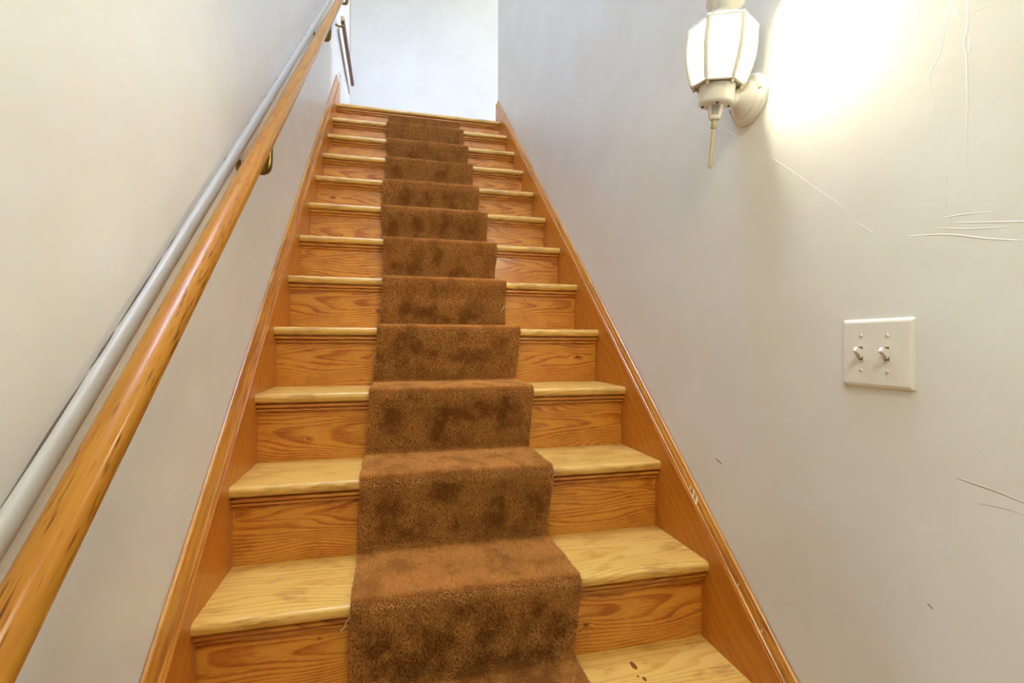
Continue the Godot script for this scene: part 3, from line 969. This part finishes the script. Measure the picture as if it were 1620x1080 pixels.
func build_lantern() -> void:
	var s := thing("wall_lantern", "white six-sided lantern with a lit bulb on the right wall", "lamp", Vector3(WALL_R, 1.2715, -0.911))
	s.rotation.x = deg_to_rad(8.5)
	var white: Material = mats.white_metal
	# back plate: disc, raised ring, cone to the arm
	var st := mb()
	lathe(st, PackedVector2Array([Vector2(0.0535, 0.0), Vector2(0.0535, 0.006), Vector2(0.0520, 0.009), Vector2(0.0495, 0.0100), Vector2(0.0490, 0.0125), Vector2(0.0470, 0.0140), Vector2(0.0390, 0.0160), Vector2(0.0385, 0.0185)]), Vector3.ZERO, Vector3.LEFT, 48)
	lathe(st, PackedVector2Array([Vector2(0.0385, 0.0185), Vector2(0.0365, 0.0215), Vector2(0.0300, 0.0260), Vector2(0.0215, 0.0330), Vector2(0.0165, 0.0400), Vector2(0.0, 0.0405)]), Vector3.ZERO, Vector3.LEFT, 48)
	mesh_node("back_plate", st.commit(), white, s)
	for d in [Vector2(0.046, 0.0), Vector2(-0.046, 0.0)]:
		st = mb()
		lathe(st, PackedVector2Array([Vector2(0.0040, 0.0120), Vector2(0.0040, 0.0150), Vector2(0.0028, 0.0172), Vector2(0, 0.0178)]), Vector3(0, 0.012 * signf(d.x), d.x * 0.95), Vector3.LEFT, 12)
		mesh_node("mounting_screw", st.commit(), mats.lamp_brass, s)
	st = mb()
	tube(st, smooth_path([Vector3(-0.034, 0.000, 0), Vector3(-0.045, -0.004, 0), Vector3(-0.060, -0.006, 0), Vector3(-0.080, 0.000, 0)]), range(19).map(func(k): return 0.0185 - 0.0045 * sin(k / 18.0 * PI)), 20)
	mesh_node("arm", st.commit(), white, s)
	# everything below stands on the lantern's own axis
	var ax := -0.086
	var c := Vector3(ax, 0.008, 0)
	var rim := 0.0140                 # bottom rim of the glass
	var top := rim + 0.1130
	st = mb()
	lathe(st, PackedVector2Array([Vector2(0.0, -0.0295), Vector2(0.0300, -0.0290), Vector2(0.0340, -0.0265), Vector2(0.0358, -0.0220), Vector2(0.0362, 0.0), Vector2(0.0370, 0.0095)]), c, Vector3.UP, 40)
	mesh_node("collar", st.commit(), white, s)
	st = mb()
	hexagon(st, c + Vector3(0, 0.0090, 0), [[0.0500, 0.0], [0.0555, 0.0008], [0.0560, 0.0030], [0.0530, 0.0045], [0.0, 0.0050]])
	mesh_node("bottom_rim", st.commit(), white, s)
	for k in 6:
		var a := PI + PI / 6.0 + k * PI / 3.0
		var d := Vector3(cos(a), 0, sin(a))
		st = mb()
		lathe(st, PackedVector2Array([Vector2(0.0, -0.0075), Vector2(0.0026, -0.0070), Vector2(0.0036, -0.0045), Vector2(0.0036, 0.0)]), c + d * 0.0475 + Vector3(0, 0.009, 0), Vector3.UP, 10)
		mesh_node("rim_nut", st.commit(), mats.lamp_brass, s)
		# rib along the curved corner
		st = mb()
		var path := []
		var rad := []
		for j in 13:
			var t := j / 12.0
			path.append(c + d * (lantern_radius(t) + 0.0008) + Vector3(0, lerpf(rim, top, t), 0))
			rad.append(0.0060)
		tube(st, path, rad, 8)
		mesh_node("rib", st.commit(), white, s)
		# bent pane between this rib and the next
		var e := Vector3(cos(a + PI / 3.0), 0, sin(a + PI / 3.0))
		st = mb()
		var inset := 0.07
		var face := (d + e).normalized()
		for j in 12:
			for l in 2:
				var q := []
				var nn := []
				var off := -0.0016 * l
				for w in [[j, inset], [j, 1.0 - inset], [j + 1, 1.0 - inset], [j + 1, inset]]:
					var t: float = w[0] / 12.0
					var rr := lantern_radius(t)
					q.append(c + (d.lerp(e, w[1])) * rr + face * off + Vector3(0, lerpf(rim, top, t), 0))
					var slope := (lantern_radius(t + 0.02) - lantern_radius(t - 0.02)) / (0.04 * (top - rim))
					nn.append((face * 1.0 - Vector3.UP * slope * 0.87).normalized() * (1.0 if l == 0 else -1.0))
				quad(st, q, nn, [Vector2.ZERO, Vector2.ZERO, Vector2.ZERO, Vector2.ZERO])
		if face.x > 0.3 and face.z < 0.4:
			mesh_node("back_panel", st.commit(), white, s)      # the two sides towards the wall and up the stairs are sheet metal
		else:
			mesh_node("pane", st.commit(), mats.lantern_glass, s)
	# roof: hexagonal skirt, neck, flared crown
	st = mb()
	hexagon(st, c + Vector3(0, top, 0), [[0.0, 0.0035], [0.0630, -0.0005], [0.0700, -0.0020], [0.0708, 0.0010], [0.0680, 0.0050], [0.0560, 0.0120], [0.0420, 0.0190], [0.0310, 0.0250], [0.0250, 0.0300], [0.0, 0.031]])
	mesh_node("roof", st.commit(), white, s)
	for k in 6:
		var a := PI + PI / 6.0 + k * PI / 3.0
		for w in [-0.09, 0.09]:
			st = mb()
			lathe(st, PackedVector2Array([Vector2(0.0032, 0.0), Vector2(0.0030, 0.0030), Vector2(0.0018, 0.0048), Vector2(0, 0.0052)]), c + Vector3(cos(a + w), 0, sin(a + w)) * 0.0600 + Vector3(0, top + 0.006, 0), Vector3.UP, 10)
			mesh_node("roof_nut", st.commit(), mats.lamp_brass, s)
	st = mb()
	lathe(st, PackedVector2Array([Vector2(0.0, 0.026), Vector2(0.0250, 0.0260), Vector2(0.0225, 0.0310), Vector2(0.0250, 0.0350), Vector2(0.0330, 0.0400), Vector2(0.0385, 0.0470), Vector2(0.0395, 0.0530), Vector2(0.0375, 0.0590), Vector2(0.0300, 0.0660), Vector2(0.0180, 0.0710), Vector2(0.0090, 0.0740), Vector2(0.0070, 0.0800), Vector2(0.0090, 0.0850), Vector2(0.0060, 0.0910), Vector2(0, 0.0925)]), c + Vector3(0, top, 0), Vector3.UP, 40)
	mesh_node("crown", st.commit(), white, s)
	# switch housing below, with its grey lens, and the hanging rod
	st = mb()
	lathe(st, PackedVector2Array([Vector2(0.0, -0.0580), Vector2(0.0105, -0.0578), Vector2(0.0120, -0.0560), Vector2(0.0122, -0.0530), Vector2(0.0172, -0.0295)]), c, Vector3.UP, 28)
	mesh_node("sensor_housing", st.commit(), white, s)
	st = mb()
	var dir := Vector3(-0.5, 0, 0.866)
	for j in 8:
		var q := []
		var nn := []
		for w in [[j, -0.0310], [j + 1, -0.0310], [j + 1, -0.0500], [j, -0.0500]]:
			var a: float = atan2(dir.z, dir.x) + (w[0] / 8.0 - 0.5) * 1.15
			var d := Vector3(cos(a), 0, sin(a))
			var rr: float = lerpf(0.0122, 0.0172, (w[1] + 0.053) / 0.0235) + 0.0004
			q.append(c + d * rr + Vector3(0, w[1], 0))
			nn.append(d)
		quad(st, q, nn, [Vector2.ZERO, Vector2.ZERO, Vector2.ZERO, Vector2.ZERO])
	mesh_node("sensor_lens", st.commit(), mats.sensor_lens, s)
	for k in 4:
		var a := 0.5 + k * PI / 2.0
		st = mb()
		lathe(st, PackedVector2Array([Vector2(0.0, -0.0330), Vector2(0.0022, -0.0325), Vector2(0.0026, -0.0290)]), c + Vector3(cos(a), 0, sin(a)) * 0.0265, Vector3.UP, 8)
		mesh_node("collar_screw", st.commit(), mats.dark_steel, s)
	st = mb()
	lathe(st, PackedVector2Array([Vector2(0.0, -0.0695), Vector2(0.0058, -0.0695), Vector2(0.0062, -0.0575), Vector2(0, -0.0575)]), c, Vector3.UP, 6)
	lathe(st, PackedVector2Array([Vector2(0.0, -0.0770), Vector2(0.0040, -0.0768), Vector2(0.0066, -0.0750), Vector2(0.0066, -0.0735), Vector2(0.0036, -0.0720), Vector2(0.0036, -0.0695)]), c, Vector3.UP, 16)
	mesh_node("rod_nut", st.commit(), mats.lamp_brass, s)
	st = mb()
	lathe(st, PackedVector2Array([Vector2(0.0, -0.1580), Vector2(0.0044, -0.1580), Vector2(0.0044, -0.1450), Vector2(0.0038, -0.1445), Vector2(0.0038, -0.0765)]), c, Vector3.UP, 14)
	mesh_node("rod", st.commit(), mats.lamp_brass, s)
	# bulb: white plastic foot with print, glowing dome
	st = mb()
	lathe(st, PackedVector2Array([Vector2(0.0, 0.0135), Vector2(0.0150, 0.0140), Vector2(0.0150, 0.0300), Vector2(0.0180, 0.0390), Vector2(0.0205, 0.0560), Vector2(0.0215, 0.0690), Vector2(0.0, 0.0692)]), c, Vector3.UP, 32)
	var foot := mesh_node("bulb_base", st.commit(), mats.bulb_plastic, s)
	for row in 3:
		for k in 5 - row:
			st = mb()
			var y := 0.0500 - row * 0.0055
			var rr := lerpf(0.0180, 0.0205, (y - 0.039) / 0.017) + 0.0003
			var a: float = atan2(dir.z, dir.x) - 0.45 + k * 0.20
			var b := a + 0.14
			flat(st, c + Vector3(cos(a) * rr, y, sin(a) * rr), c + Vector3(cos(b) * rr, y, sin(b) * rr), c + Vector3(cos(b) * (rr - 0.0003), y - 0.002, sin(b) * (rr - 0.0003)), c + Vector3(cos(a) * (rr - 0.0003), y - 0.002, sin(a) * (rr - 0.0003)), Vector3(cos(a), 0, sin(a)))
			mesh_node("print", st.commit(), mats.print_grey, foot)
	st = mb()
	lathe(st, PackedVector2Array([Vector2(0.0215, 0.0692), Vector2(0.0255, 0.0760), Vector2(0.0272, 0.0850), Vector2(0.0262, 0.0940), Vector2(0.0210, 0.1030), Vector2(0.0110, 0.1090), Vector2(0.0, 0.1104)]), c, Vector3.UP, 32)
	mesh_node("bulb", st.commit(), mats.bulb_glow, s)
	var lamp := OmniLight3D.new()
	lamp.name = "bulb_light"
	s.add_child(lamp, true)
	lamp.position = c + Vector3(0, 0.090, 0)
	lamp.light_color = Color(1.0, 0.96, 0.86)
	lamp.light_energy = SCONCE_E
	lamp.light_size = 0.018
	lamp.omni_range = 12.0
	lamp.omni_attenuation = 2.0
	lamp.shadow_enabled = true


# six-sided lathe with flat faces; a corner points where the ribs stand
func hexagon(st: SurfaceTool, at: Vector3, prof: Array) -> void:
	for i in prof.size() - 1:
		var dr: float = prof[i + 1][0] - prof[i][0]
		var dy: float = prof[i + 1][1] - prof[i][1]
		for k in 6:
			var a := PI + PI / 6.0 + k * PI / 3.0
			var d := Vector3(cos(a), 0, sin(a))
			var e := Vector3(cos(a + PI / 3.0), 0, sin(a + PI / 3.0))
			var n := ((d + e).normalized() * dy - Vector3.UP * dr * 0.87).normalized()
			flat(st, at + d * prof[i][0] + Vector3(0, prof[i][1], 0), at + e * prof[i][0] + Vector3(0, prof[i][1], 0), at + e * prof[i + 1][0] + Vector3(0, prof[i + 1][1], 0), at + d * prof[i + 1][0] + Vector3(0, prof[i + 1][1], 0), n)


# ---- light switch ------------------------------------------------------------
func build_switch() -> void:
	var s := thing("light_switch", "white two-gang switch plate with two toggles, below the lantern", "switch", Vector3(WALL_R, 0.7198, -0.6215))
	var p := Vector3.BACK
	var q := Vector3.UP
	var n := Vector3.LEFT
	var st := mb()
	plate(st, Vector3.ZERO, p, q, n, [[0.1195, 0.1130, 0.0030, 0.0], [0.1195, 0.1130, 0.0030, 0.0012], [0.1185, 0.1120, 0.0030, 0.0024], [0.1155, 0.1090, 0.0030, 0.0042], [0.1105, 0.1040, 0.0030, 0.0056], [0.1060, 0.0995, 0.0030, 0.0062]])
	mesh_node("switch_plate", st.commit(), mats.switch_white, s)
	for z in [-0.0235, 0.0205]:
		st = mb()
		var sp := Vector3(-0.0062, 0.0, z)
		# raised collar round the slot
		for f in [[Vector3(-0.0012, -0.0122, -0.0052), Vector3(0, 0.0122, -0.0042)], [Vector3(-0.0012, -0.0122, 0.0042), Vector3(0, 0.0122, 0.0052)], [Vector3(-0.0012, -0.0122, -0.0042), Vector3(0, -0.0110, 0.0042)], [Vector3(-0.0012, 0.0110, -0.0042), Vector3(0, 0.0122, 0.0042)]]:
			box(st, sp + f[0], sp + f[1])
		mesh_node("slot_rim", st.commit(), mats.switch_white, s)
		st = mb()
		box(st, sp + Vector3(-0.0004, -0.0110, -0.0042), sp + Vector3(0.0002, 0.0110, 0.0042))
		mesh_node("slot", st.commit(), mats.switch_shadow_gap, s)
		st = mb()
		var dirn := Vector3(-0.86, 0.50, 0).normalized()
		var side := Vector3(0.50, 0.86, 0).normalized()
		plate(st, sp + Vector3(0.0005, -0.0010, 0), Vector3.BACK, side, dirn, [[0.0082, 0.0180, 0.0008, 0.0], [0.0076, 0.0110, 0.0010, 0.0060], [0.0070, 0.0085, 0.0010, 0.0140], [0.0064, 0.0078, 0.0014, 0.0155], [0.0040, 0.0052, 0.0014, 0.0162]])
		mesh_node("toggle", st.commit(), mats.switch_white, s)
		for y in [0.0290, -0.0285]:
			st = mb()
			lathe(st, PackedVector2Array([Vector2(0.0029, 0.0055), Vector2(0.0029, 0.0066), Vector2(0.0021, 0.0075), Vector2(0.0, 0.0078)]), Vector3(0, y, z), Vector3.LEFT, 16)
			var sc := mesh_node("screw", st.commit(), mats.switch_white, s)
			st = mb()
			box(st, Vector3(-0.0080, y - 0.0022, z - 0.0004), Vector3(-0.0076, y + 0.0022, z + 0.0004))
			mesh_node("screw_slot", st.commit(), mats.switch_shadow_gap, sc)


# ---- marks on the right wall ---------------------------------------------------
func ridge(parent: Node, called: String, pts: Array, width: float, m: Material, flatness := 0.3) -> void:
	var path := []
	for q in pts:
		path.append(Vector3(WALL_R, q[1], q[0]))
	path = smooth_path(path, 5)
	var st := mb()
	var last := path.size() - 1
	var jit := RandomNumberGenerator.new()
	jit.seed = int(absf(pts[0][0]) * 1000.0)
	for i in last:
		var c := []
		for k in [i, i + 1]:
			var d: Vector3 = (path[mini(k + 1, last)] - path[maxi(k - 1, 0)]).normalized()
			var across := d.cross(Vector3.LEFT).normalized()
			var w := width * (0.25 + 0.75 * sin(PI * clampf((k + 0.4) / (last + 0.8), 0.0, 1.0)) ** 0.6)
			c.append([path[k] + across * w, path[k] - across * w, path[k] + Vector3.LEFT * w * flatness, across])
		var nl: Vector3 = (c[0][3] + Vector3.LEFT).normalized()
		var nr: Vector3 = (-c[0][3] + Vector3.LEFT).normalized()
		quad(st, [c[0][0], c[1][0], c[1][2], c[0][2]], [nl, nl, Vector3.LEFT, Vector3.LEFT], [Vector2.ZERO, Vector2.ZERO, Vector2.ZERO, Vector2.ZERO])
		quad(st, [c[0][1], c[1][1], c[1][2], c[0][2]], [nr, nr, Vector3.LEFT, Vector3.LEFT], [Vector2.ZERO, Vector2.ZERO, Vector2.ZERO, Vector2.ZERO])
	mesh_node(called, st.commit(), m, parent)


func build_wall_marks() -> void:
	var w := get_node("wall_right")
	var wp: Material = mats.wall_paint
	for r in [
		[[[-0.494, 1.215], [-0.495, 1.169], [-0.499, 1.154], [-0.496, 1.126], [-0.495, 1.069], [-0.496, 1.034], [-0.495, 0.999], [-0.496, 0.974]], 0.0015],
		[[[-0.495, 1.163], [-0.492, 1.150], [-0.493, 1.137], [-0.496, 1.134]], 0.0011],
		[[[-0.517, 1.223], [-0.510, 1.207], [-0.505, 1.192], [-0.502, 1.195]], 0.0013],
		[[[-0.521, 1.223], [-0.519, 1.208], [-0.524, 1.182], [-0.530, 1.154], [-0.540, 1.139], [-0.544, 1.122], [-0.537, 1.089], [-0.538, 1.071], [-0.544, 1.055], [-0.542, 1.027]], 0.0009],
		[[[-0.521, 0.987], [-0.521, 0.955], [-0.521, 0.939], [-0.517, 0.923], [-0.514, 0.900]], 0.0010],
		[[[-0.571, 0.900], [-0.519, 0.891], [-0.474, 0.876], [-0.434, 0.865]], 0.0012],
		[[[-0.527, 0.916], [-0.503, 0.915], [-0.467, 0.910]], 0.0010],
		[[[-0.511, 0.906], [-0.467, 0.896], [-0.420, 0.886]], 0.0011],
		[[[-0.535, 0.904], [-0.488, 0.892], [-0.447, 0.886]], 0.0009],
		[[[-0.665, 0.947], [-0.629, 0.916]], 0.0008],
		[[[-1.159, 1.381], [-0.945, 1.200], [-0.817, 1.094], [-0.671, 0.963]], 0.0009],
		[[[-1.159, 1.381], [-1.150, 1.317], [-1.139, 1.194]], 0.0013],
		[[[-1.736, 1.888], [-1.434, 1.626]], 0.0009],
		[[[-0.493, 1.187], [-0.467, 1.184]], 0.0008],
		[[[-1.387, 1.060], [-1.363, 0.966], [-1.332, 0.885]], 0.0011],
		[[[-0.508, 0.502], [-0.508, 0.483]], 0.0015]]:
		ridge(w, "paint_ridge", r[0], r[1], wp)
	ridge(w, "scuff_mark", [[-1.028, 0.455], [-1.002, 0.446]], 0.0012, mats.pencil, 0.1)
	ridge(w, "scuff_mark", [[-0.546, 0.354], [-0.538, 0.349]], 0.0008, mats.pencil, 0.1)
	ridge(w, "scuff_mark", [[-0.509, 0.549], [-0.484, 0.546], [-0.460, 0.543], [-0.430, 0.537]], 0.0016, mats.smudge, 0.05)
	ridge(w, "scuff_mark", [[-0.484, 0.521], [-0.453, 0.524], [-0.430, 0.522]], 0.0008, mats.smudge, 0.05)


# ---- added fill lamp under the lower hall ceiling, out of view above the camera ------------------------
func build_fill_lamp() -> void:
	var s := thing("added_fill_lamp", "added round fill lamp, unseen, on the lower hall ceiling above the camera", "lamp", Vector3(0.60, LOW_CEILING, 0.25))
	var st := mb()
	lathe(st, PackedVector2Array([Vector2(0.0, -0.022), Vector2(0.150, -0.022), Vector2(0.160, -0.016), Vector2(0.162, 0.0)]), Vector3.ZERO, Vector3.UP, 40)
	mesh_node("fill_pan", st.commit(), mats.white_metal, s)
	st = mb()
	lathe(st, PackedVector2Array([Vector2(0.0, -0.085), Vector2(0.060, -0.080), Vector2(0.105, -0.066), Vector2(0.135, -0.045), Vector2(0.145, -0.022)]), Vector3.ZERO, Vector3.UP, 40)
	mesh_node("fill_shade", st.commit(), mats.fill_glow, s)
	var l := AreaLight3D.new()
	l.name = "fill_light"
	s.add_child(l, true)
	l.position = Vector3(0, -0.088, 0)
	l.rotation.x = -PI / 2
	l.area_size = Vector2(0.26, 0.26)
	l.light_color = Color(1.0, 0.99, 0.91)
	l.light_energy = FILL_E
	l.area_range = 12.0
	l.area_attenuation = 2.0
	l.shadow_enabled = true
